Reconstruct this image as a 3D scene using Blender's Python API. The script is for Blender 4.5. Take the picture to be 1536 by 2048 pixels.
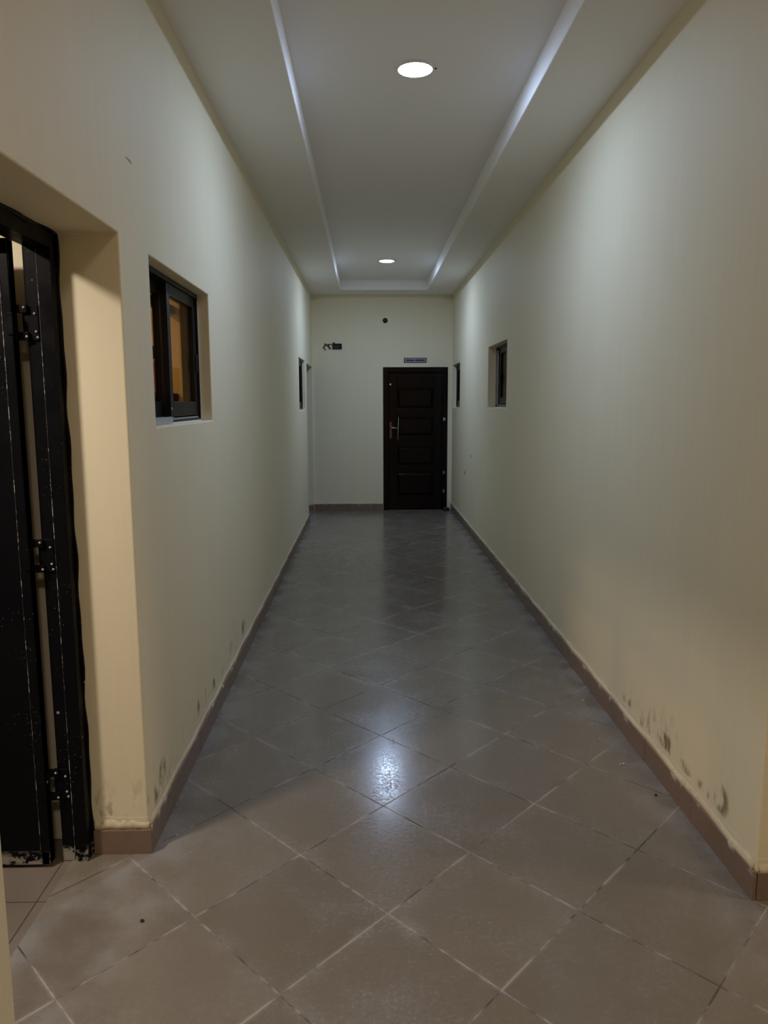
import bpy, bmesh, math, random
from mathutils import Vector, Matrix
random.seed(7)
for o in list(bpy.data.objects): bpy.data.objects.remove(o)
C = bpy.context.scene.collection
scn = bpy.context.scene

# ------------------------------------------------------------------ camera, world, exposure, lamp strengths
cam_d = bpy.data.cameras.new('camera'); cam = bpy.data.objects.new('camera', cam_d); C.objects.link(cam)
r = Vector((0.99975398, -0.0219521, -0.00317653)); u = Vector((0.00628396, 0.1429743, 0.98970645)); f = Vector((0.02127197, 0.98948292, -0.14307708))
m = Matrix((r, u, -f)).transposed().to_4x4(); m.translation = (0, 0, 1.6); cam.matrix_world = m
cam_d.sensor_fit = 'HORIZONTAL'; cam_d.sensor_width = 36; cam_d.lens = 36 * 1525.19 / 1536; cam_d.clip_start = 0.02
scn.camera = cam
w = bpy.data.worlds.new('world'); scn.world = w; w.use_nodes = True
w.node_tree.nodes['Background'].inputs[0].default_value = (0.75, 0.8, 0.9, 1); w.node_tree.nodes['Background'].inputs[1].default_value = 0.0
scn.view_settings.view_transform = 'Standard'; scn.view_settings.look = 'None'; scn.view_settings.gamma = 1; scn.view_settings.use_curve_mapping = False
scn.view_settings.exposure = -0.08
scn.cycles.diffuse_bounces = 8; scn.cycles.max_bounces = 12
COOL = (0.60, 0.775, 1.12); WARM = (1.0, 0.81, 0.63)
L_CORRIDOR = 315; L_CORRIDOR_FAR = 360; L_HALL = 80; L_ROOM = 290; L_BEHIND = 62; L_ROOM_B = 480

# ------------------------------------------------------------------ plan (metres, corridor runs along +Y)
XLW, XRW = -0.792, 1.245           # faces of the two long walls
XLB, XRB = -1.02, 1.47             # their backs
H, HT = 3.118, 3.246               # ceiling border, raised tray
YF = 11.26                         # end wall
YN, YR = 2.559, 2.244              # doorway far reveal (left), end of right wall
YD0 = 1.54                         # doorway near reveal

# ------------------------------------------------------------------ node helpers
class N:
    def __init__(s, name):
        s.m = bpy.data.materials.new(name); s.m.use_nodes = True; s.t = s.m.node_tree; s.n = s.t.nodes
        s.b = s.n['Principled BSDF']; s.o = s.n['Material Output']
    def new(s, ty, **k):
        x = s.n.new(ty)
        for a, v in k.items(): setattr(x, a, v)
        return x
    def put(s, sock, v):
        if isinstance(v, bpy.types.NodeSocket): s.t.links.new(v, sock)
        else: sock.default_value = v if not (isinstance(v, tuple) and len(v) == 3 and sock.type == 'RGBA') else (*v, 1)
    def math(s, op, a, b=0.0, c=None, clamp=False):
        x = s.new('ShaderNodeMath', operation=op); x.use_clamp = clamp
        s.put(x.inputs[0], a); s.put(x.inputs[1], b)
        if c is not None: s.put(x.inputs[2], c)
        return x.outputs[0]
    def step(s, v, a, b, c=0.0, d=1.0, smooth=True):
        x = s.new('ShaderNodeMapRange'); x.interpolation_type = 'SMOOTHSTEP' if smooth else 'LINEAR'
        for i, q in enumerate((v, a, b, c, d)): s.put(x.inputs[i], q)
        return x.outputs[0]
    def mix(s, fac, a, b, mode='MIX'):
        x = s.new('ShaderNodeMix', data_type='RGBA', blend_type=mode)
        s.put(x.inputs[0], fac); s.put(x.inputs[6], a); s.put(x.inputs[7], b); return x.outputs[2]
    def pos(s):
        if not hasattr(s, '_p'): s._p = s.new('ShaderNodeNewGeometry').outputs['Position']
        return s._p
    def xyz(s):
        if not hasattr(s, '_x'):
            q = s.new('ShaderNodeSeparateXYZ'); s.put(q.inputs[0], s.pos()); s._x = q.outputs
        return s._x
    def comb(s, a, b, c):
        q = s.new('ShaderNodeCombineXYZ')
        for i, v in enumerate((a, b, c)): s.put(q.inputs[i], v)
        return q.outputs[0]
    def scaled(s, sc):
        q = s.new('ShaderNodeVectorMath', operation='MULTIPLY'); s.put(q.inputs[0], s.pos()); q.inputs[1].default_value = sc
        return q.outputs[0]
    def noise(s, scale, vec=None, detail=3, rough=0.5, color=False):
        q = s.new('ShaderNodeTexNoise'); q.inputs['Scale'].default_value = scale; q.inputs['Detail'].default_value = detail
        q.inputs['Roughness'].default_value = rough; s.put(q.inputs['Vector'], vec if vec is not None else s.pos())
        return q.outputs[1 if color else 0]
    def bump(s, h, strength=0.2, dist=0.002, nrm=None):
        q = s.new('ShaderNodeBump'); s.put(q.inputs['Height'], h); q.inputs['Strength'].default_value = strength; q.inputs['Distance'].default_value = dist
        if nrm is not None: s.put(q.inputs['Normal'], nrm)
        return q.outputs[0]
    def bsdf(s, **k):
        for a, v in k.items(): s.put(s.b.inputs[a.replace('_', ' ')], v)
        return s.m

def simple(name, col, rough=0.5, metal=0.0, coat=0.0, spec=0.5, vary=0.12, scale=14, bump=0.0):
    n = N(name)
    k = n.noise(scale, detail=4)
    c = n.mix(k, tuple(v * (1 - vary) for v in col), tuple(min(1, v * (1 + vary)) for v in col))
    n.bsdf(Base_Color=c, Roughness=rough, Metallic=metal, Coat_Weight=coat, Specular_IOR_Level=spec)
    if bump: n.put(n.b.inputs['Normal'], n.bump(n.noise(180, detail=2), bump, 0.001))
    return n.m

# wall paint: cream emulsion over plaster, unpainted cement strip and dirt above the skirting
def wall_paint():
    n = N('cream_wall_paint'); x, y, z = n.xyz()
    base = n.mix(n.noise(1.3, detail=4), (0.765, 0.698, 0.50), (0.825, 0.762, 0.565))
    # faint roller streaks running down the wall
    st = n.noise(1.0, n.scaled((26, 26, 0.7)), detail=3)
    base = n.mix(n.step(st, 0.35, 0.75, 0, 0.18), base, (0.70, 0.65, 0.51))
    # mottled dirt, tall narrow smears above the skirting
    v = n.scaled((22, 22, 9)); sm = n.noise(1.0, v, detail=5, rough=0.62)
    hgt = n.step(z, 0.40, 0.12); low = n.step(z, 0.105, 0.135)
    patch = n.step(n.noise(2.3, detail=2), 0.42, 0.62)
    near = n.step(y, 7.5, 2.4)
    d = n.math('MULTIPLY', n.math('MULTIPLY', n.step(sm, 0.53, 0.66), hgt), n.math('MULTIPLY', low, n.math('MULTIPLY', patch, near)))
    # individual stains
    spots = [(-0.79, 2.76, 0.205, .075, .06), (-0.79, 2.67, 0.15, .03, .05), (-0.79, 3.40, 0.20, .035, .05), (-0.79, 3.56, 0.185, .03, .05), (-0.79, 3.74, 0.17, .06, .045),
             (-0.79, 3.97, 0.175, .04, .05), (-0.79, 4.25, 0.20, .05, .06), (-0.79, 4.7, 0.19, .10, .06), (1.245, 2.50, 0.20, .07, .07), (1.245, 2.64, 0.165, .06, .03),
             (1.245, 2.80, 0.17, .07, .03), (1.245, 3.0, 0.18, .12, .05), (1.245, 3.5, 0.17, .09, .03), (1.245, 9.15, 0.945, .06, .03), (1.245, 9.7, 0.70, .12, .04),
             (-.79, 2.72, 2.402, .06, .007)]
    acc = None
    rough = n.step(sm, 0.40, 0.62)
    for sx, sy, sz, ry, rz in spots:
        dy = n.math('DIVIDE', n.math('SUBTRACT', y, sy), ry); dz = n.math('DIVIDE', n.math('SUBTRACT', z, sz), rz)
        dx = n.math('MULTIPLY', n.math('SUBTRACT', x, sx), 20)
        q = n.math('ADD', n.math('ADD', n.math('MULTIPLY', dy, dy), n.math('MULTIPLY', dz, dz)), n.math('MULTIPLY', dx, dx))
        k = n.step(q, 1.0, 0.1)
        acc = k if acc is None else n.math('MAXIMUM', acc, k)
    acc = n.math('MULTIPLY', n.math('MULTIPLY', acc, rough), 0.95)
    dirt = n.math('MAXIMUM', n.math('MULTIPLY', d, 0.55), acc)
    col = n.mix(dirt, base, (0.20, 0.140, 0.070))
    # light cement strip over the skirting with a ragged top edge
    edge = n.math('ADD', z, n.math('MULTIPLY', n.noise(9, detail=3), -0.045))
    strip = n.step(edge, 0.118, 0.110)
    col = n.mix(n.math('MULTIPLY', strip, 0.7), col, (0.76, 0.70, 0.55))
    h = n.math('ADD', n.math('MULTIPLY', n.noise(240, detail=2), 0.5), n.math('ADD', n.math('MULTIPLY', n.noise(14, detail=3), 1.2), n.math('MULTIPLY', strip, 1.2)))
    n.bsdf(Base_Color=col, Roughness=0.62, Specular_IOR_Level=0.35, Normal=n.bump(h, 0.35, 0.0018))
    return n.m

def ceiling_paint():
    n = N('white_ceiling_board')
    c = n.mix(n.noise(1.7, detail=3), (0.86, 0.84, 0.825), (0.895, 0.875, 0.86))
    n.bsdf(Base_Color=c, Roughness=0.8, Specular_IOR_Level=0.2, Normal=n.bump(n.math('ADD', n.noise(200, detail=2), n.math('MULTIPLY', n.noise(7), 2)), 0.2, 0.001))
    return n.m

def floor_tiles():
    n = N('taupe_floor_tiles'); x, y, z = n.xyz()
    uu = n.math('DIVIDE', n.math('SUBTRACT', x, 0.055), 0.303); vv = n.math('DIVIDE', n.math('SUBTRACT', y, 2.2), 0.325)
    a = n.math('MULTIPLY', n.math('ADD', uu, vv), 0.5); b = n.math('MULTIPLY', n.math('SUBTRACT', uu, vv), 0.5)
    fa = n.math('SUBTRACT', a, n.math('ROUND', a)); fb = n.math('SUBTRACT', b, n.math('ROUND', b))
    ia = n.math('FLOOR', a); ib = n.math('FLOOR', b)
    d = n.math('MULTIPLY', n.math('MINIMUM', n.math('ABSOLUTE', fa), n.math('ABSOLUTE', fb)), 0.443)   # metres to the joint
    wn = n.new('ShaderNodeTexWhiteNoise', noise_dimensions='3D'); n.put(wn.inputs['Vector'], n.comb(ia, ib, 0.5))
    rnd = wn.outputs['Value']; rc = n.new('ShaderNodeSeparateColor'); n.put(rc.inputs[0], wn.outputs['Color'])
    body = n.mix(rnd, (0.166, 0.140, 0.110), (0.195, 0.166, 0.132))
    body = n.mix(n.step(n.noise(60, detail=4, rough=.7), .35, .7, 0, .25), body, (0.140, 0.114, 0.090))
    big = n.noise(2.1, detail=5, rough=0.6); fine = n.noise(16, detail=5, rough=.7)
    dust = n.math('MULTIPLY', n.step(big, 0.42, 0.75), n.step(n.noise(38, detail=6, rough=.75), 0.25, 0.75))
    ed = n.math('MULTIPLY', n.step(d, 0.075, 0.0), n.step(n.noise(3.7, detail=3), 0.47, 0.66))
    scr = n.math('MULTIPLY', n.step(n.noise(1.0, n.scaled((9, 34, 1)), detail=5, rough=.75), 0.56, 0.70), n.step(n.noise(1.4, detail=2), .42, .60))
    far = n.step(y, 2.8, 5.0)
    dustf = n.math('MAXIMUM', n.math('MULTIPLY', dust, 0.42), n.math('MAXIMUM', n.math('MULTIPLY', n.math('MULTIPLY', ed, n.step(n.noise(30, detail=6, rough=.8), .2, .8)), 0.42), n.math('MULTIPLY', scr, n.step(far, 0, 1, 0.18, 0.65))))
    side = n.math('MAXIMUM', n.step(x, 0.95, 1.24), n.step(x, -0.50, -0.80))
    dustf = n.math('MAXIMUM', dustf, n.math('MULTIPLY', side, n.step(n.noise(5, detail=4), .3, .8, .0, .75)))
    col = n.mix(dustf, body, (0.300, 0.292, 0.282))
    # chalk streak dragged along one joint
    gw = n.step(d, 0.0036, 0.0018)
    gn = n.noise(4.5, detail=4, rough=.7)
    gcol = n.mix(n.step(gn, 0.40, 0.58), (0.075, 0.060, 0.048), (0.34, 0.315, 0.28))
    halo = n.math('MULTIPLY', n.step(d, 0.012, 0.003), n.step(gn, 0.46, 0.62, 0, 0.35))
    col = n.mix(halo, col, (0.36, 0.34, 0.31))
    col = n.mix(n.math('MULTIPLY', gw, n.step(n.noise(2.9, detail=2), .30, .5, .55, 1)), col, gcol)
    rg = n.math('ADD', n.math('ADD', 0.115, n.math('MULTIPLY', dustf, 0.40)), n.math('MULTIPLY', n.step(n.noise(75, detail=5, rough=.8), .38, .66), 0.17))
    rg = n.math('ADD', rg, n.math('MULTIPLY', gw, 0.4))
    tilt = n.math('ADD', n.math('MULTIPLY', fa, n.math('SUBTRACT', rc.outputs[0], 0.5)), n.math('MULTIPLY', fb, n.math('SUBTRACT', rc.outputs[1], 0.5)))
    h = n.math('SUBTRACT', n.math('MULTIPLY', tilt, 0.8), n.math('MULTIPLY', gw, 0.7))
    h = n.math('ADD', h, n.math('MULTIPLY', n.noise(120, detail=3), 0.035))
    n.bsdf(Base_Color=col, Roughness=rg, Specular_IOR_Level=0.5, Normal=n.bump(h, 0.6, 0.002))
    return n.m

def room_tiles():
    n = N('square_room_tiles'); x, y, z = n.xyz()
    a = n.math('DIVIDE', n.math('ADD', x, 1.082), 0.40); b = n.math('DIVIDE', n.math('SUBTRACT', y, 2.291), 0.40)
    fa = n.math('ABSOLUTE', n.math('SUBTRACT', a, n.math('ROUND', a))); fb = n.math('ABSOLUTE', n.math('SUBTRACT', b, n.math('ROUND', b)))
    d = n.math('MULTIPLY', n.math('MINIMUM', fa, fb), 0.4)
    body = n.mix(n.noise(5, detail=5), (0.15, 0.122, 0.098), (0.23, 0.20, 0.17))
    col = n.mix(n.step(d, 0.003, 0.0015), body, (0.08, 0.065, 0.052))
    n.bsdf(Base_Color=col, Roughness=0.35)
    return n.m

def skirt_tile():
    n = N('brown_skirting_tile')
    c = n.mix(n.noise(30, detail=5, rough=.7), (0.175, 0.118, 0.088), (0.245, 0.170, 0.128))
    z = n.xyz()[2]
    c = n.mix(n.math('MULTIPLY', n.step(z, .07, .098), n.step(n.noise(11, detail=4), .55, .66)), c, (0.55, 0.52, 0.48))
    n.bsdf(Base_Color=c, Roughness=0.38, Specular_IOR_Level=0.4)
    return n.m

def black_paint(name='black_gloss_steel_paint', base=(0.0035, 0.0035, 0.005), specks=True):
    n = N(name); x, y, z = n.xyz()
    col = n.mix(n.noise(6, detail=4), tuple(v * .7 for v in base), tuple(v * 1.5 for v in base))
    if specks:
        vo = n.new('ShaderNodeTexVoronoi'); vo.inputs['Scale'].default_value = 16; n.put(vo.inputs['Vector'], n.pos())
        sp = n.math('MULTIPLY', n.step(vo.outputs['Distance'], 0.11, 0.06), n.step(n.noise(7, detail=2), .44, .52))
        vo2 = n.new('ShaderNodeTexVoronoi'); vo2.inputs['Scale'].default_value = 70; n.put(vo2.inputs['Vector'], n.pos())
        sp2 = n.math('MULTIPLY', n.step(vo2.outputs['Distance'], 0.16, 0.07), n.step(n.noise(4, detail=3), .47, .62))
        scuff = n.math('MULTIPLY', n.step(n.noise(1.0, n.scaled((22, 22, 26)), detail=5, rough=.7), .44, .52), n.step(z, 0.065, 0.035))
        f_ = n.math('MAXIMUM', n.math('MULTIPLY', sp, .8), n.math('MAXIMUM', n.math('MULTIPLY', sp2, .35), n.math('MULTIPLY', scuff, .75)))
        col = n.mix(f_, col, (0.42, 0.39, 0.34))
    n.bsdf(Base_Color=col, Roughness=n.step(n.noise(9, detail=3), .3, .7, .28, .45), Specular_IOR_Level=0.09,
           Normal=n.bump(n.math('ADD', n.noise(70, detail=3), n.math('MULTIPLY', n.noise(9), 2)), 0.25, 0.001))
    return n.m

def door_wood():
    n = N('dark_varnished_wood')
    g = n.noise(1.0, n.scaled((30, 30, 2.2)), detail=5, rough=.6)
    c = n.mix(g, (0.003, 0.0014, 0.0015), (0.008, 0.003, 0.003))
    n.bsdf(Base_Color=c, Roughness=0.15, Specular_IOR_Level=0.16, Normal=n.bump(n.noise(7, detail=2), 0.5, 0.003))
    return n.m

def glass(name, tint, clear=0.85):
    n = N(name)
    tr = n.new('ShaderNodeBsdfTransparent'); tr.inputs[0].default_value = (*tint, 1)
    gl = n.new('ShaderNodeBsdfGlossy'); gl.inputs['Roughness'].default_value = 0.02; gl.inputs[0].default_value = (0.9, 0.9, 0.9, 1)
    fr = n.new('ShaderNodeFresnel'); fr.inputs[0].default_value = 1.5
    mx = n.new('ShaderNodeMixShader')
    n.put(mx.inputs[0], n.math('MULTIPLY', fr.outputs[0], 0.28)); n.put(mx.inputs[1], tr.outputs[0]); n.put(mx.inputs[2], gl.outputs[0])
    n.put(n.o.inputs[0], mx.outputs[0]); return n.m

def emissive(name, col, strength):
    n = N(name); n.bsdf(Base_Color=(0.9, 0.9, 0.9), Emission_Color=col, Emission_Strength=float(strength)); return n.m

def worn_edge():
    n = N('chipped_paint_edge')
    k = n.step(n.noise(1.0, n.scaled((60, 60, 26)), detail=5, rough=.75), .50, .62)
    n.bsdf(Base_Color=n.mix(k, (0.006, 0.006, 0.007), (0.33, 0.31, 0.28)), Roughness=0.6); return n.m

M = dict(worn=worn_edge(), wall=wall_paint(), ceil=ceiling_paint(), floor=floor_tiles(), room=room_tiles(), skirt=skirt_tile(), steel=black_paint(),
         wood=door_wood(), alu=simple('charcoal_aluminium', (0.011, 0.012, 0.015), 0.38, 0.0, spec=0.14, vary=.2),
         alu_bare=simple('bare_aluminium', (0.50, 0.53, 0.60), 0.4, 0.6, vary=.15), grey_alu=simple('grey_dusty_aluminium', (0.16, 0.155, 0.17), 0.5, vary=.3, scale=30),
         bronze=glass('bronze_window_glass', (0.82, 0.68, 0.48)), chrome=simple('brushed_steel', (0.55, 0.54, 0.52), 0.22, 1.0, vary=.05),
         brass=simple('aged_brass', (0.20, 0.09, 0.06), 0.35, 1.0, vary=.2), white=simple('white_plastic', (0.75, 0.75, 0.73), 0.4, vary=.03),
         seal=simple('white_sealant', (0.72, 0.70, 0.66), 0.6, vary=.1), navy=simple('navy_sign_face', (0.012, 0.014, 0.065), 0.35, vary=.15),
         black=simple('black_plastic', (0.006, 0.006, 0.008), 0.4, vary=.2), signwhite=simple('sign_white_line', (0.55, 0.55, 0.68), 0.4, vary=.05),
         dark=simple('dark_box_recess', (0.012, 0.011, 0.006), 0.8, vary=.3), wire=simple('black_wire', (0.01, 0.01, 0.008), 0.5),
         rivet=simple('worn_bare_screw', (0.42, 0.40, 0.36), 0.45, 0.3), teal=simple('dark_teal_paint', (0.035, 0.048, 0.045), 0.5, vary=.2),
         pink=simple('faded_pink_cloth', (0.42, 0.22, 0.24), 0.9, vary=.15, bump=.3), crumb=simple('pale_plaster', (0.6, 0.57, 0.5), 0.9), stone=simple('dark_grit', (0.02, 0.017, 0.014), 0.8),
         cement=simple('cream_cement_smear', (0.62, 0.54, 0.38), 0.85, vary=.22, scale=60, bump=.6), roomwall=simple('tan_room_paint', (0.64, 0.55, 0.40), 0.7, vary=.06, scale=2),
         cool=emissive('cool_white_diffuser', COOL, L_CORRIDOR), cool2=emissive('cool_white_diffuser_far', COOL, L_CORRIDOR_FAR), behind=emissive('soft_white_diffuser', (1.0, 0.83, 0.68), L_BEHIND),
         warmh=emissive('warm_white_diffuser', WARM, L_HALL), warmr=emissive('warm_room_diffuser', (1.0, 0.86, 0.74), L_ROOM), warmb=emissive('warm_store_diffuser', (1.0, 0.78, 0.55), L_ROOM_B))

# ------------------------------------------------------------------ mesh helpers
def obj(name, bm, mat, parent=None, bevel=0.0, smooth=False, seg=2):
    me = bpy.data.meshes.new(name); bmesh.ops.recalc_face_normals(bm, faces=bm.faces[:]); bm.to_mesh(me); bm.free()
    for k in (mat if isinstance(mat, (list, tuple)) else [mat]): me.materials.append(k)
    o = bpy.data.objects.new(name, me); C.objects.link(o)
    if smooth:
        for p in me.polygons: p.use_smooth = True
    if bevel:
        b = o.modifiers.new('bevel', 'BEVEL'); b.width = bevel; b.segments = seg; b.limit_method = 'ANGLE'; b.angle_limit = math.radians(40)
    if parent is not None:
        o.parent = parent; o.matrix_parent_inverse = parent.matrix_world.inverted()
    return o
def tag(o, label=None, cat=None, group=None, kind=None):
    if label: o['label'] = label
    if cat: o['category'] = cat
    if group: o['group'] = group
    if kind: o['kind'] = kind
    return o
def empty(name, loc, **k):
    o = bpy.data.objects.new(name, None); C.objects.link(o); o.location = loc; o.empty_display_size = .05
    o.matrix_world = Matrix.Translation(Vector(loc)); return tag(o, **k)
def box(bm, x0, x1, y0, y1, z0, z1, mi=0, nx=1, ny=1, nz=1):
    q = bmesh.ops.create_cube(bm, size=1)['verts']
    for v in q: v.co = Vector(((x0 + x1) / 2 + v.co.x * (x1 - x0), (y0 + y1) / 2 + v.co.y * (y1 - y0), (z0 + z1) / 2 + v.co.z * (z1 - z0)))
    for fc in {fc for v in q for fc in v.link_faces}: fc.material_index = mi
    return bm
def B(*a, **k): return box(bmesh.new(), *a, **k)
def cyl(bm, c, rad, dep, axis='Z', seg=32, r2=None, mi=0):
    R = {'Z': Matrix(), 'X': Matrix.Rotation(math.pi / 2, 4, 'Y'), 'Y': Matrix.Rotation(math.pi / 2, 4, 'X')}[axis]
    q = bmesh.ops.create_cone(bm, cap_ends=True, segments=seg, radius1=rad, radius2=rad if r2 is None else r2, depth=dep, matrix=Matrix.Translation(c) @ R)['verts']
    for fc in {fc for v in q for fc in v.link_faces}: fc.material_index = mi
    return bm
def tube(bm, pts, rad, seg=8):
    pts = [Vector(p) for p in pts]; rings = []
    for i, p in enumerate(pts):
        d = (pts[min(i + 1, len(pts) - 1)] - pts[max(i - 1, 0)]).normalized()
        a = d.cross(Vector((0, 0, 1)) if abs(d.z) < .9 else Vector((1, 0, 0))).normalized(); b = d.cross(a)
        rings.append([bm.verts.new(p + rad * (math.cos(t) * a + math.sin(t) * b)) for t in [2 * math.pi * k / seg for k in range(seg)]])
    for A, Bq in zip(rings, rings[1:]):
        for k in range(seg): bm.faces.new((A[k], A[(k + 1) % seg], Bq[(k + 1) % seg], Bq[k]))
    bm.faces.new(rings[0][::-1]); bm.faces.new(rings[-1]); return bm
def frame_ring(bm, axis, p0, p1, u0, u1, z0, z1, t, tb=None, tt=None):
    # rectangular ring of square bars lying in the plane across `axis`
    tb = t if tb is None else tb; tt = t if tt is None else tt
    def bx(a0, a1, c0, c1):
        if axis == 'x': box(bm, p0, p1, a0, a1, c0, c1)
        else: box(bm, a0, a1, p0, p1, c0, c1)
    bx(u0, u0 + t, z0, z1); bx(u1 - t, u1, z0, z1); bx(u0 + t, u1 - t, z1 - tt, z1)
    if tb: bx(u0 + t, u1 - t, z0, z0 + tb)
    return bm
def wall(name, axis, p0, p1, u0, u1, z0, z1, openings=(), mat=None, bevel=0.006):
    us = sorted({u0, u1, *[q for o in openings for q in o[:2]]}); zs = sorted({z0, z1, *[q for o in openings for q in o[2:]]})
    def hole(i, j):
        if i < 0 or j < 0 or i >= len(us) - 1 or j >= len(zs) - 1: return True
        a, b = (us[i] + us[i + 1]) / 2, (zs[j] + zs[j + 1]) / 2
        return any(o[0] < a < o[1] and o[2] < b < o[3] for o in openings)
    bm = bmesh.new(); vs = {}
    def V(p, i, j):
        k = (p, i, j)
        if k not in vs:
            P = p0 if p == 0 else p1
            vs[k] = bm.verts.new((P, us[i], zs[j]) if axis == 'x' else (us[i], P, zs[j]))
        return vs[k]
    for i in range(len(us) - 1):
        for j in range(len(zs) - 1):
            if hole(i, j): continue
            for p in (0, 1): bm.faces.new((V(p, i, j), V(p, i + 1, j), V(p, i + 1, j + 1), V(p, i, j + 1)))
            if hole(i - 1, j): bm.faces.new((V(0, i, j), V(0, i, j + 1), V(1, i, j + 1), V(1, i, j)))
            if hole(i + 1, j): bm.faces.new((V(0, i + 1, j), V(0, i + 1, j + 1), V(1, i + 1, j + 1), V(1, i + 1, j)))
            if hole(i, j - 1): bm.faces.new((V(0, i, j), V(0, i + 1, j), V(1, i + 1, j), V(1, i, j)))
            if hole(i, j + 1): bm.faces.new((V(0, i, j + 1), V(0, i + 1, j + 1), V(1, i + 1, j + 1), V(1, i, j + 1)))
    return tag(obj(name, bm, mat or M['wall'], bevel=bevel), kind='structure')

# ------------------------------------------------------------------ shell
W1 = (2.90, 3.955, 1.508, 2.133); W2 = (9.05, 9.92, 1.50, 2.118); DL = (YD0, YN, 0, 2.138); D2 = (10.2, 11.23, 0, 2.10)
wall('wall_left', 'x', XLB, XLW, -4.0, YF, 0, H + .2, [DL, W1, W2, D2])
V1 = (6.88, 7.94, 1.54, 2.147); V2 = (10.34, 11.20, 1.515, 2.118)
wall('wall_right', 'x', XRW, XRB, YR, YF, 0, H + .2, [V1, V2])
FD = (0.235, 1.18, 0, 2.095)
wall('wall_far', 'y', YF, YF + .23, XLB - 1.0, XRB + 1.0, 0, H + .2, [FD])
wall('wall_hall_right', 'y', YR, YR + .23, XRB, 6.0, 0, H + .2)
wall('wall_hall_end', 'x', 6.0, 6.2, -4.0, YR + .23, 0, H + .2)
wall('wall_back', 'y', -4.2, -4.0, XLB, 6.2, 0, H + .2)
wall('wall_room_far', 'y', 5.0, 5.15, -4.6, XLB, 0, H + .2, mat=M['roomwall'])
wall('wall_room_partition', 'y', 2.645, 2.79, -4.6, XLB, 0, H + .2)
wall('wall_room_side', 'x', -4.75, -4.6, -1.5, 5.15, 0, H + .2, mat=M['roomwall'])
wall('wall_room_near', 'y', -1.5, -1.35, -4.6, XLB, 0, H + .2, mat=M['roomwall'])
wall('wall_store_side', 'x', XLB - 1.2, XLB - 1.0, 5.15, YF + .23, 0, H + .2)
wall('wall_office_side', 'x', XRB + 1.0, XRB + 1.2, YR + .23, YF + .23, 0, H + .2)
wall('wall_rear', 'y', YF + 1.2, YF + 1.4, XLB - 1.2, XRB + 1.2, 0, H + .2)
tag(obj('floor', B(-1.05, 6.2, -4.2, YF + 1.4, -.12, 0), M['floor']), kind='structure')
tag(obj('floor_room', B(-4.75, -1.05, -4.2, YF + 1.4, -.12, -0.002), M['room']), kind='structure')
def ceiling():
    bm = bmesh.new(); TX0, TX1, TY0, TY1 = -.358, .840, -2.6, 10.79
    xs = [-4.8, TX0, TX1, 6.2]; ys = [-4.2, TY0, TY1, YF + 1.4]
    for i in range(3):
        for j in range(3):
            if i == 1 and j == 1: continue
            box(bm, xs[i], xs[i + 1], ys[j], ys[j + 1], H, HT + .06)
    bmesh.ops.remove_doubles(bm, verts=bm.verts[:], dist=1e-5)
    # interior faces between neighbouring blocks are dropped
    kill = [fc for fc in bm.faces if any(g is not fc and set(g.verts) == set(fc.verts) for e in fc.edges for g in e.link_faces)]
    bmesh.ops.delete(bm, geom=kill, context='FACES')
    tag(obj('ceiling', bm, M['ceil'], bevel=.007, seg=3), kind='structure')
    tag(obj('ceiling_tray', B(TX0, TX1, TY0, TY1, HT, HT + .06), M['ceil']), kind='structure')
ceiling()

# ------------------------------------------------------------------ skirting
def skirting(name, axis, face, out, u0, u1, first, step=0.488, h=0.098, t=0.013):
    bm = bmesh.new(); e = [u0]; k = first
    while k < u1 - .02:
        if k > u0 + .02: e.append(k)
        k += step
    e.append(u1)
    for a, b in zip(e, e[1:]):
        hh = h + random.uniform(-.003, .003); tt = t + random.uniform(-.0012, .0012)
        p = sorted((face, face + out * tt))
        if axis == 'x': box(bm, p[0], p[1], a + .0012, b - .0012, 0, hh)
        else: box(bm, a + .0012, b - .0012, p[0], p[1], 0, hh)
    return tag(obj(name, bm, M['skirt'], bevel=.0015), kind='structure')
skirting('baseboard_left', 'x', XLW, 1, YN, D2[0], YN + .3)
skirting('baseboard_left_near', 'x', XLW, 1, -4, YD0, -3.9)
skirting('baseboard_reveal', 'y', YN, -1, -0.985, XLW + .013, 0, h=.088)
skirting('baseboard_right', 'x', XRW, -1, YR - .012, YF, 2.71)
skirting('baseboard_corner', 'y', YR, -1, XRW + .001, 6, 1.72)
skirting('baseboard_far', 'y', YF, -1, XLW - .15, FD[0] - .005, -0.88, step=.305)
skirting('baseboard_niche', 'y', D2[1], -1, XLB, XLW - .002, 0)
skirting('baseboard_back', 'y', -4.0, 1, XLW, 6, .1)
# ragged cement smear on top of the reveal skirting and along the long walls
def smear(name, axis, face, out, u0, u1, z0, hh, n=60, thick=.006):
    bm = bmesh.new(); rows = []
    for i in range(n + 1):
        uq = u0 + (u1 - u0) * i / n; top = z0 + hh * (.85 + .22 * math.sin(i * .9 + 2 * math.sin(i * .37))) + random.uniform(-.001, .001); bot = z0 - .004 - .003 * math.sin(i * .7)
        th = thick * (.9 + .25 * math.sin(i * .55)); c = []
        for zz, oo in ((bot, 0), (bot, th * 1.6), (z0 + hh * .35, th), (top, 0.0006), (top, 0)):
            P = face + out * oo; c.append(bm.verts.new((P, uq, zz) if axis == 'x' else (uq, P, zz)))
        rows.append(c)
    for A, Bq in zip(rows, rows[1:]):
        for k in range(5): bm.faces.new((A[k], A[(k + 1) % 5], Bq[(k + 1) % 5], Bq[k]))
    bm.faces.new(rows[0]); bm.faces.new(rows[-1][::-1])
    return tag(obj(name, bm, M['cement'], smooth=True), kind='structure')
smear('trim_1', 'y', YN, -1, -0.985, XLW + .004, .094, .030, 30, .0035)
smear('trim_2', 'x', XLW, 1, YN + .01, D2[0] - .02, .098, .020, 160, .006)
smear('trim_3', 'x', XRW, -1, YR + .01, YF - .02, .099, .026, 200, .007)
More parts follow.
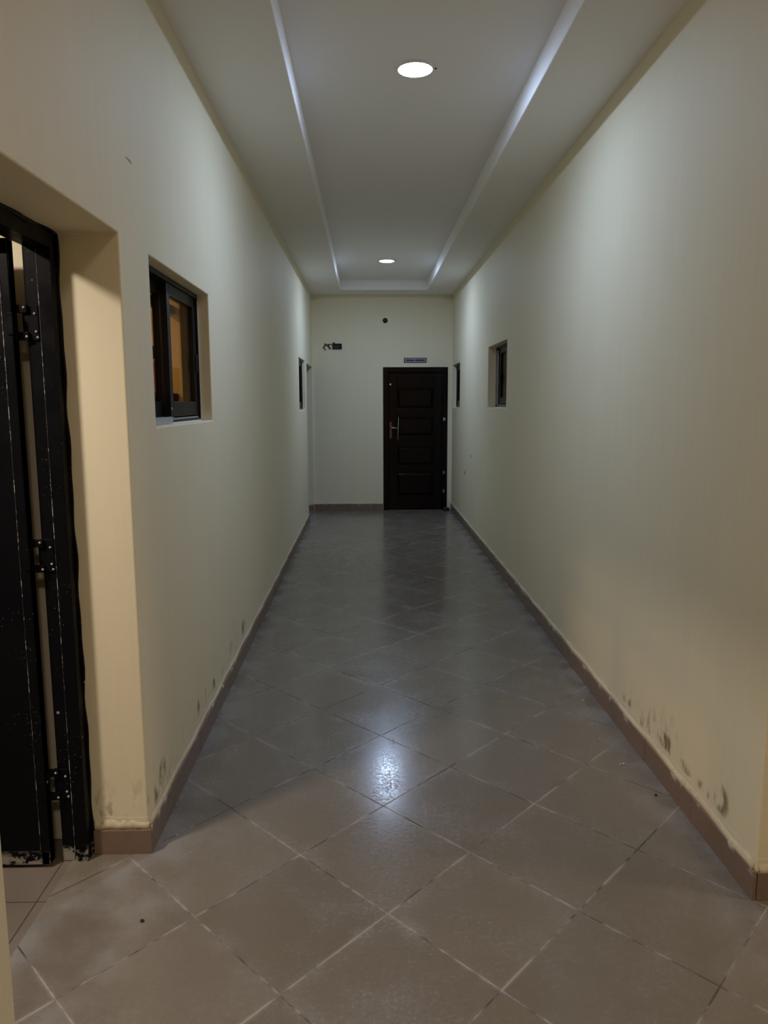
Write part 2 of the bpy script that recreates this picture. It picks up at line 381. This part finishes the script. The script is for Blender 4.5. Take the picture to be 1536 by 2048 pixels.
smear('trim_4', 'y', YR, -1, XRW + .01, 2.4, .099, .022, 30, .007)
smear('trim_5', 'y', YF, -1, XLW, FD[0] - .01, .098, .016, 40, .005)

# ------------------------------------------------------------------ end door
def end_door():
    x0, x1, z1 = FD[0] + .004, FD[1] - .004, FD[3] - .004
    root = empty('door_1', ((x0 + x1) / 2, YF + .05, 0), label='dark varnished wooden panelled door closed at the end of the corridor', kind='structure')
    bm = bmesh.new(); frame_ring(bm, 'y', YF - .012, YF + .10, x0, x1, 0, z1, .062, tb=0)
    obj('door_frame', bm, M['wood'], root, bevel=.006)
    bm = bmesh.new(); frame_ring(bm, 'y', YF + .035, YF + .10, x0 + .060, x1 - .060, 0, z1 - .060, .018, tb=0)
    obj('door_stop', bm, M['wood'], root, bevel=.003)
    a, b = x0 + .080, x1 - .080; zt = z1 - .082
    # leaf: stiles and rails around sunk fields
    py = YF + .030; fields = [(1.50, 1.80), (1.10, 1.375), (.665, .945), (.215, .565)]
    bm = bmesh.new(); box(bm, a, b, py + .018, py + .045, .012, zt)
    fx0, fx1 = a + .115, b - .115
    box(bm, a, fx0, py, py + .018, .012, zt); box(bm, fx1, b, py, py + .018, .012, zt)
    lv = [.012] + [q for lo, hi in sorted(fields) for q in (lo, hi)] + [zt]
    for q in range(0, len(lv), 2): box(bm, fx0, fx1, py, py + .018, lv[q], lv[q + 1])
    leaf = obj('door_leaf', bm, M['wood'], root, bevel=.004)
    for lo, hi in fields:
        bm = bmesh.new(); px0, px1, pz0, pz1 = fx0 + .012, fx1 - .012, lo + .012, hi - .012; g = .032; dd = .020
        o_ = [bm.verts.new((px, py + .0175, pz)) for px, pz in ((px0, pz0), (px1, pz0), (px1, pz1), (px0, pz1))]
        i_ = [bm.verts.new((px, py + .0175 - dd, pz)) for px, pz in ((px0 + g, pz0 + g), (px1 - g, pz0 + g), (px1 - g, pz1 - g), (px0 + g, pz1 - g))]
        bm.faces.new(i_)
        for k in range(4): bm.faces.new((o_[k], o_[(k + 1) % 4], i_[(k + 1) % 4], i_[k]))
        obj('raised_panel', bm, M['wood'], leaf, bevel=.003)
    # lever lock on the left stile
    bm = bmesh.new(); box(bm, a + .010, a + .042, py - .005, py, 1.065, 1.305); cyl(bm, (a + .026, py - .006, 1.10), .008, .006, 'Y', 16)
    tag(obj('lock_plate', bm, M['brass'], leaf, bevel=.003), 'reddish brown lock plate')
    bm = bmesh.new(); cyl(bm, (a + .026, py - .012, 1.222), .014, .022, 'Y', 20)
    tube(bm, [(a + .026, py - .020, 1.222), (a + .026, py - .045, 1.222), (a + .040, py - .052, 1.222), (a + .085, py - .052, 1.219), (a + .125, py - .046, 1.214)], .0095, 12)
    tag(obj('lever_handle', bm, M['chrome'], leaf, smooth=True), 'bright metal lever handle')
    xh = fx0 + .012
    bm = bmesh.new(); tube(bm, [(xh, py - .002, 1.045), (xh, py - .045, 1.045), (xh + .002, py - .052, 1.06), (xh + .012, py - .052, 1.36), (xh + .013, py - .045, 1.375), (xh + .013, py - .002, 1.375)], .0075, 10)
    tag(obj('pull_handle', bm, M['chrome'], leaf, smooth=True), 'slim upright metal pull handle')
    bm = bmesh.new(); cyl(bm, (a + .022, py - .005, 1.85), .015, .012, 'Y', 20)
    tag(obj('lock_cylinder', bm, M['chrome'], leaf, bevel=.002), 'small round lock above the lever')
    for hz in (1.345, .56, .285):
        bm = bmesh.new(); cyl(bm, (x1 - .050, YF - .016, hz), .008, .05, 'Z', 14); box(bm, x1 - .062, x1 - .030, YF - .015, YF - .0115, hz - .018, hz + .018)
        obj('hinge', bm, M['grey_alu'] if hz != 1.345 else M['alu_bare'], leaf, bevel=.002)
end_door()

# ------------------------------------------------------------------ steel door standing open into the room on the left
def steel_door():
    fx0, fx1 = -1.082, -.992
    root = empty('door_2', (-1.05, 2.0, 0), label='black steel door swung open into the room beyond the doorway on the left', kind='structure')
    def ragged(x0, x1, y0, y1, z0, z1, ax, amp):
        bm = bmesh.new(); n = 46
        for k in range(n):
            if ax == 'z':
                a = z0 + (z1 - z0) * k / n; b = z0 + (z1 - z0) * (k + 1) / n
                box(bm, x0, x1 + random.uniform(-amp * .2, amp), y0, y1, a, b)
        return bm
    # far jamb: rebated box section
    bm = bmesh.new(); box(bm, fx0 + .046, fx1, YN - .052, YN + .002, 0, 2.140); box(bm, fx0, fx0 + .044, YN - .046, YN + .002, 0, 2.140); box(bm, fx0 + .043, fx0 + .047, YN - .038, YN, 0, 2.14)
    box(bm, fx0, fx1, YD0 - .002, YD0 + .052, 0, 2.140)
    # head
    box(bm, fx0 + .052, fx1, YD0 + .05, YN - .05, 2.082, 2.140); box(bm, fx0, fx0 + .052, YD0 + .05, YN - .04, 2.090, 2.140)
    fr = obj('door_frame', bm, M['steel'], root, bevel=.0025)
    # uneven mastic bead where frame meets plaster
    bm = bmesh.new(); pts = []; rr = random.Random(3)
    for k in range(60): pts.append((fx1 + .001 + .004 * math.sin(k * .9) * math.sin(k * .23 + 1), YN - .003, .01 + 2.12 * k / 59))
    for k in range(40): pts.append((fx1 + .003 * math.sin(k * .8), YN - .006 - (YN - YD0 - .02) * k / 39, 2.132 + .004 * math.sin(k * .6)))
    tube(bm, pts, .0065, 6); obj('frame_bead', bm, M['steel'], root, smooth=True)
    obj('worn_edge', B(fx0 + .0442, fx0 + .0465, YN - .0528, YN - .0500, 0.01, 2.08), M['worn'], root)
    # leaf, opened ninety degrees
    lx1, lx0, ly0, ly1, lz0, lz1 = -1.110, -2.0, 2.474, 2.515, .010, 2.105
    bm = bmesh.new(); box(bm, lx0, lx1, ly0 + .004, ly1 - .004, lz0, lz1)
    box(bm, lx1 - .030, lx1, ly0, ly1, lz0, lz1); box(bm, lx0, lx0 + .03, ly0, ly1, lz0, lz1); box(bm, lx0, lx1, ly0, ly1, lz0, lz0 + .05); box(bm, lx0, lx1, ly0, ly1, lz1 - .05, lz1)
    for pz0, pz1 in ((.25, .95), (1.15, 1.9)): box(bm, lx0 + .18, lx1 - .2, ly0 - .004, ly0 + .01, pz0, pz1)
    leaf = obj('door_leaf', bm, M['steel'], root, bevel=.003)
    obj('worn_edge', B(lx1 - .0315, lx1 - .0290, ly0 - .0008, ly0 + .002, .02, 2.10), M['worn'], leaf)
    for hz in (1.852, 1.098, .292):
        bm = bmesh.new(); yb = 2.497
        box(bm, -1.092, -1.042, YN - .052, YN - .045, hz - .055, hz + .055)           # frame plate
        box(bm, -1.124, -1.106, 2.468, ly1 - .01, hz - .040, hz + .028)                # leaf plate
        box(bm, -1.114, -1.072, YN - .064, YN - .050, hz + .030, hz + .055); box(bm, -1.114, -1.072, YN - .064, YN - .050, hz - .055, hz - .030)
        cyl(bm, (-1.112, YN - .060, hz), .0065, .105, 'Z', 12)
        hg = obj('hinge', bm, M['steel'], leaf, bevel=.0015)
        for sx, sz in ((-1.080, .046), (-1.052, .028), (-1.050, -.028), (-1.076, -.044), (-1.046, -.046)):
            bm = bmesh.new(); bmesh.ops.create_uvsphere(bm, u_segments=12, v_segments=8, radius=.0042, matrix=Matrix.Translation((sx, YN - .054 if sx > -1.06 else YN - .065, hz + sz)))
            if sx > -1.075 or True:
                s_ = tag(obj('screw', bm, M['rivet'], root, smooth=True), 'worn bare screw head')
steel_door()

# ------------------------------------------------------------------ sliding windows
def window(name, label, face, back, y0, y1, z0, z1, out, glassmat, far_sash_front=True, dusty=False, slid=0.0):
    # face: x of the side seen from the corridor; back: deeper x; out: +1 when the corridor lies towards +x
    root = empty(name, ((face + back) / 2, (y0 + y1) / 2, z0), label=label, kind='structure')
    def X(d0, d1): return sorted((face - out * d0, face - out * d1))
    a, b = X(0, .085)
    bm = bmesh.new(); frame_ring(bm, 'x', a, b, y0 + .002, y1 - .002, z0 + .002, z1 - .002, .022, tb=.014, tt=.020)
    obj('window_frame', bm, M['alu'], root, bevel=.0015)
    bm = bmesh.new()
    for d in (.010, .040, .068): q = X(d, d + .004); box(bm, q[0], q[1], y0 + .024, y1 - .024, z0 + .014, z0 + .030)
    tag(obj('sliding_track', bm, M['alu_bare'], root), 'bare metal sliding track')
    mid = (y0 + y1) / 2 - .01
    for far in (True, False):
        front = far == far_sash_front
        d0 = .010 if front else .048; q = X(d0, d0 + .028); g = X(d0 + .012, d0 + .016)
        u0, u1 = (mid - .030, y1 - .024 - slid) if far else (y0 + .024, mid + .030)
        bm = bmesh.new(); frame_ring(bm, 'x', q[0], q[1], u0, u1, z0 + .022, z1 - .020, .052, tb=.075, tt=.052)
        sash = obj('sash', bm, M['alu'], root, bevel=.002)
        obj('pane', B(g[0], g[1], u0 + .045, u1 - .045, z0 + .085, z1 - .060), glassmat, sash)
        if far:
            ql = X(d0 - .008, d0); obj('latch', B(ql[0], ql[1], u1 - .030, u1 - .012, z0 + .24, z0 + .33), M['black'], sash, bevel=.002)
            ql = X(d0 - .003, d0 + .001)
            bm = bmesh.new(); cyl(bm, ((ql[0] + ql[1]) / 2, u0 + .012, z0 + .065), .006, .005, 'X', 12); tag(obj('screw', bm, M['rivet'], sash), 'bare screw head')
    bm = bmesh.new(); q = X(-.001, .010)
    box(bm, q[0], q[1], y1 - .010, y1 - .0005, z0, z1 - .03)
    box(bm, q[0], q[1], y0, y1, z0 - .001, z0 + .006)
    tag(obj('sealant', bm, M['seal'], root), 'white bead of sealant')
window('window_1', 'dark framed sliding window with bronze glass beside the near left doorway', -.848, -.933, *W1, 1, M['bronze'])
window('window_2', 'dark narrow-looking window far down the left wall', -.826, -.911, *W2, 1, M['bronze'])
window('window_3', 'dark sliding window with a dusty grey stile, nearer one of the right wall', 1.325, 1.41, *V1, -1, M['bronze'], slid=.15)
obj('jamb_strip', B(1.3255, 1.332, 7.79, 7.937, 1.565, 2.11), M['grey_alu'], bpy.data.objects['window_3'])
window('window_4', 'dark window far down the right wall beside the end door', 1.298, 1.383, *V2, -1, M['bronze'])

w1 = bpy.data.objects['window_1']
for z0_, z1_ in ((2.036, 2.078), (1.604, 1.645)):
    obj('security_bar', B(-1.000, -.962, W1[0], W1[1], z0_, z1_), M['teal'], w1, bevel=.003)
bm = B(-.998, -.968, 3.50, 3.625, 1.80, 1.855); obj('bar_lock', bm, M['teal'], w1, bevel=.004)
obj('track_end', B(-.8475, -.8435, W1[0] + .004, 3.36, W1[2] + .002, W1[2] + .030), M['alu_bare'], w1, bevel=.001)

# far left doorway: closed dark door set back in its niche
root = empty('door_3', (-1.0, 10.7, 0), label='dark door set back in the far left doorway', kind='structure')
bm = bmesh.new(); frame_ring(bm, 'x', -1.02, -.95, D2[0] + .002, D2[1] - .016, 0, D2[3] - .002, .05, tb=0); obj('door_frame', bm, M['wood'], root, bevel=.004)
lf = obj('door_leaf', B(-1.00, -.965, D2[0] + .054, D2[1] - .068, .01, D2[3] - .056), M['wood'], root, bevel=.003)
bm = bmesh.new(); tube(bm, [(-.965, 10.36, 1.05), (-.92, 10.36, 1.05), (-.915, 10.38, 1.05), (-.915, 10.47, 1.05)], .009, 10); obj('door_handle', bm, M['chrome'], lf, smooth=True)

# ------------------------------------------------------------------ things
def ceiling_lamp(x, y, zc, mat, label, rad=.083, group=None):
    t = empty('ceiling_lamp', (x, y, zc), label=label, cat='lamp', group=group)
    bm = bmesh.new(); prof = [(rad + .010, 0), (rad + .010, -.008), (rad + .002, -.012), (rad + .001, -.004)]
    n = 48; rings = [[bm.verts.new((x + rr * math.cos(2 * math.pi * k / n), y + rr * math.sin(2 * math.pi * k / n), zc + zz)) for k in range(n)] for rr, zz in prof]
    for A, Bq in zip(rings, rings[1:]):
        for k in range(n): bm.faces.new((A[k], A[(k + 1) % n], Bq[(k + 1) % n], Bq[k]))
    obj('rim', bm, M['white'], t, smooth=True)
    bm = bmesh.new(); rings = []
    for i in range(6):
        q = i / 6; rings.append([bm.verts.new((x + rad * (1 - q) ** .0 * math.cos(q * math.pi / 2) * math.cos(2 * math.pi * k / n), y + rad * math.cos(q * math.pi / 2) * math.sin(2 * math.pi * k / n), zc - .006 - .010 * math.sin(q * math.pi / 2))) for k in range(n)])
    for A, Bq in zip(rings, rings[1:]):
        for k in range(n): bm.faces.new((A[k], Bq[k], Bq[(k + 1) % n], A[(k + 1) % n]))
    c = bm.verts.new((x, y, zc - .016))
    for k in range(n): bm.faces.new((rings[-1][k], c, rings[-1][(k + 1) % n]))
    d = obj('diffuser', bm, mat, t, smooth=True)
    bm = bmesh.new(); cyl(bm, (x + rad + .020, y + .005, zc - .002), .005, .004, 'Z', 10); obj('clip', bm, M['stone'], t)
    return t
ceiling_lamp(.250, 4.07, HT, M['cool'], 'round white ceiling lamp glowing in the raised tray, nearer and larger of the two')
ceiling_lamp(.242, 9.30, HT, M['cool2'], 'small-looking round ceiling lamp glowing in the tray near the end wall')
ceiling_lamp(.25, -1.2, HT, M['behind'], 'round ceiling lamp in the tray behind the camera', rad=.24)
ceiling_lamp(4.3, 1.5, H, M['warmh'], 'warm round ceiling lamp in the side hall on the right', rad=.24)
lt = ceiling_lamp(-1.815, 1.632, 2.522, M['warmr'], 'warm unseen lamp in the room behind the open steel door, lowered to weaken its spill', rad=.12)  # unseen lamp inferred from doorway shadows, lowered to weaken spill; rod and cap added
lt.name = 'lowered_room_lamp'; obj('added_rod', cyl(bmesh.new(), (-1.815, 1.632, (2.522 + H) / 2), .008, H - 2.522, 'Z', 10), M['white'], lt)
obj('added_cap', cyl(bmesh.new(), (-1.815, 1.632, 2.524), .13, .006, 'Z', 40), M['white'], lt)
ceiling_lamp(-2.5, 3.25, H, M['warmb'], 'warm round ceiling lamp in the room behind the near left window')

# sign over the end door
t = empty('door_sign', (.703, YF, 2.195), label='small navy name plate with white outline on the wall above the dark end door', cat='sign')
obj('sign_board', B(.540, .866, YF - .010, YF - .0005, 2.160, 2.229), M['black'], t, bevel=.002)
bm = bmesh.new(); frame_ring(bm, 'y', YF - .0125, YF - .010, .555, .851, 2.172, 2.217, .008); box(bm, .686, .694, YF - .0125, YF - .010, 2.180, 2.209)
tag(obj('sign_outline', bm, M['signwhite'], t), 'white outline and divider')
for a, b in ((.563, .686), (.694, .843)): tag(obj('sign_field', B(a, b, YF - .0118, YF - .010, 2.180, 2.209), M['navy'], t), 'navy blue panel')

# open electrical box with loose wires
t = empty('socket_box', (-.425, YF, 2.39), label='open dark electrical back box with stripped wires high on the end wall', cat='socket box')
bm = bmesh.new(); frame_ring(bm, 'y', YF - .014, YF - .0005, -.495, -.360, 2.352, 2.432, .008); box(bm, -.488, -.367, YF - .003, YF - .0005, 2.36, 2.424)
obj('back_box', bm, M['dark'], t, bevel=.001)
obj('knockout', cyl(bmesh.new(), (-.475, YF - .009, 2.438), .013, .014, 'Y', 16), M['dark'], t)
bm = bmesh.new()
for k in range(3): box(bm, -.480, -.40, YF - .007, YF - .003, 2.368 + k * .018, 2.376 + k * .018)
obj('terminal_strip', bm, M['teal'], t)
t2 = empty('loose_wires', (-.575, YF, 2.39), label='tangle of short black wires with a white tip left of the open back box', cat='wires')
bm = bmesh.new(); rr = random.Random(5)
for k in range(6):
    p = Vector((-.615 + .014 * k, YF - .006, 2.425 - .006 * (k % 3))); pts = [p.copy()]
    for q in range(5): p = p + Vector((rr.uniform(-.018, .022), rr.uniform(-.008, .004), rr.uniform(-.024, .006))); p.y = min(max(p.y, YF - .03), YF - .006); pts.append(p.copy())
    tube(bm, pts, .0055, 6)
tube(bm, [(-.56, YF - .006, 2.424), (-.53, YF - .010, 2.420), (-.50, YF - .006, 2.424)], .005, 6)
obj('wire_bundle', bm, M['wire'], t2, smooth=True)
bm = bmesh.new(); tube(bm, [(-.582, YF - .016, 2.430), (-.567, YF - .018, 2.431), (-.552, YF - .016, 2.430)], .007, 8); tag(obj('wire_tip', bm, M['white'], t2, smooth=True), 'white wire tip')
# round conduit box
t = empty('conduit_box', (.268, YF, 2.757), label='round dark conduit box high in the middle of the end wall', cat='conduit box')
bm = bmesh.new(); cyl(bm, (.268, YF - .003, 2.757), .037, .006, 'Y', 32); obj('box_cup', bm, M['dark'], t, bevel=.001)
bm = bmesh.new(); cyl(bm, (.262, YF - .008, 2.760), .012, .006, 'Y', 16); obj('cable_stub', bm, M['wire'], t)

# things seen through the near left window
def room_bits():
    # hanging cloth with folds
    bm = bmesh.new(); n, mz = 16, 10; g = []
    for j in range(mz + 1):
        row = []
        for i in range(n + 1):
            xx = -1.42 + .075 * i / n; row.append(bm.verts.new((xx, 4.975 - .010 * math.sin(i * 1.3 + j * .12), 1.86 - .26 * j / mz)))
        g.append(row)
    for j in range(mz):
        for i in range(n): bm.faces.new((g[j][i], g[j][i + 1], g[j + 1][i + 1], g[j + 1][i]))
    o = obj('hanging_cloth', bm, M['pink'], smooth=True); s = o.modifiers.new('solid', 'SOLIDIFY'); s.thickness = .004
    tag(o, 'faded pink cloth hanging on the room wall, glimpsed through the near left window', 'cloth')
    bm = bmesh.new(); box(bm, -1.158, -1.146, 4.96, 4.999, 0, H); tag(obj('trim_6', bm, M['roomwall'], bevel=.003), kind='structure')
room_bits()

# grit and crumbs lying on the floor
def blob(name, x, y, rad, mat, flat=.6):
    bm = bmesh.new(); bmesh.ops.create_icosphere(bm, subdivisions=2, radius=rad)
    for v in bm.verts: v.co *= random.uniform(.75, 1.15); v.co.z *= flat
    mn = min(v.co.z for v in bm.verts)
    for v in bm.verts: v.co += Vector((x, y, -mn - .0003))
    return obj(name, bm, mat, smooth=True)
tag(blob('pebble', -.711, 2.185, .0065, M['stone']), 'tiny black pebble lying on the floor tiles near the bottom left', 'pebble')
tag(blob('pebble', 1.172, 2.90, .006, M['stone']), 'tiny black pebble on the tiles beside the right skirting', 'pebble')
for x, y, rd in ((1.113, 3.168, .005), (1.13, 3.172, .006), (1.10, 3.43, .004), (1.14, 3.6, .004), (1.155, 3.9, .006), (-.66, 3.05, .004), (-.62, 3.35, .005), (-.72, 2.66, .004), (-.55, 4.7, .006), (-.64, 2.55, .003)):
    if x > 0: tag(blob('plaster_crumb', x, y, rd, M['crumb']), 'tiny pale plaster crumb on the floor beside the right skirting', 'crumb', 'plaster crumbs by the right wall')
    else: tag(blob('plaster_crumb', x, y, rd, M['crumb']), 'tiny pale plaster crumb on the floor beside the left skirting', 'crumb', 'plaster crumbs by the left wall')
bm = bmesh.new(); bmesh.ops.create_icosphere(bm, subdivisions=3, radius=.05)
for v in bm.verts:
    v.co *= 1 + .35 * math.sin(v.co.x * 90) * math.cos(v.co.y * 70 + v.co.z * 60); v.co.z = max(-.02, v.co.z * .7); v.co += Vector((1.165, 11.165, .02))
tag(obj('rag', bm, M['stone'], smooth=True), 'crumpled dark rag on the floor at the right foot of the end door', 'rag')
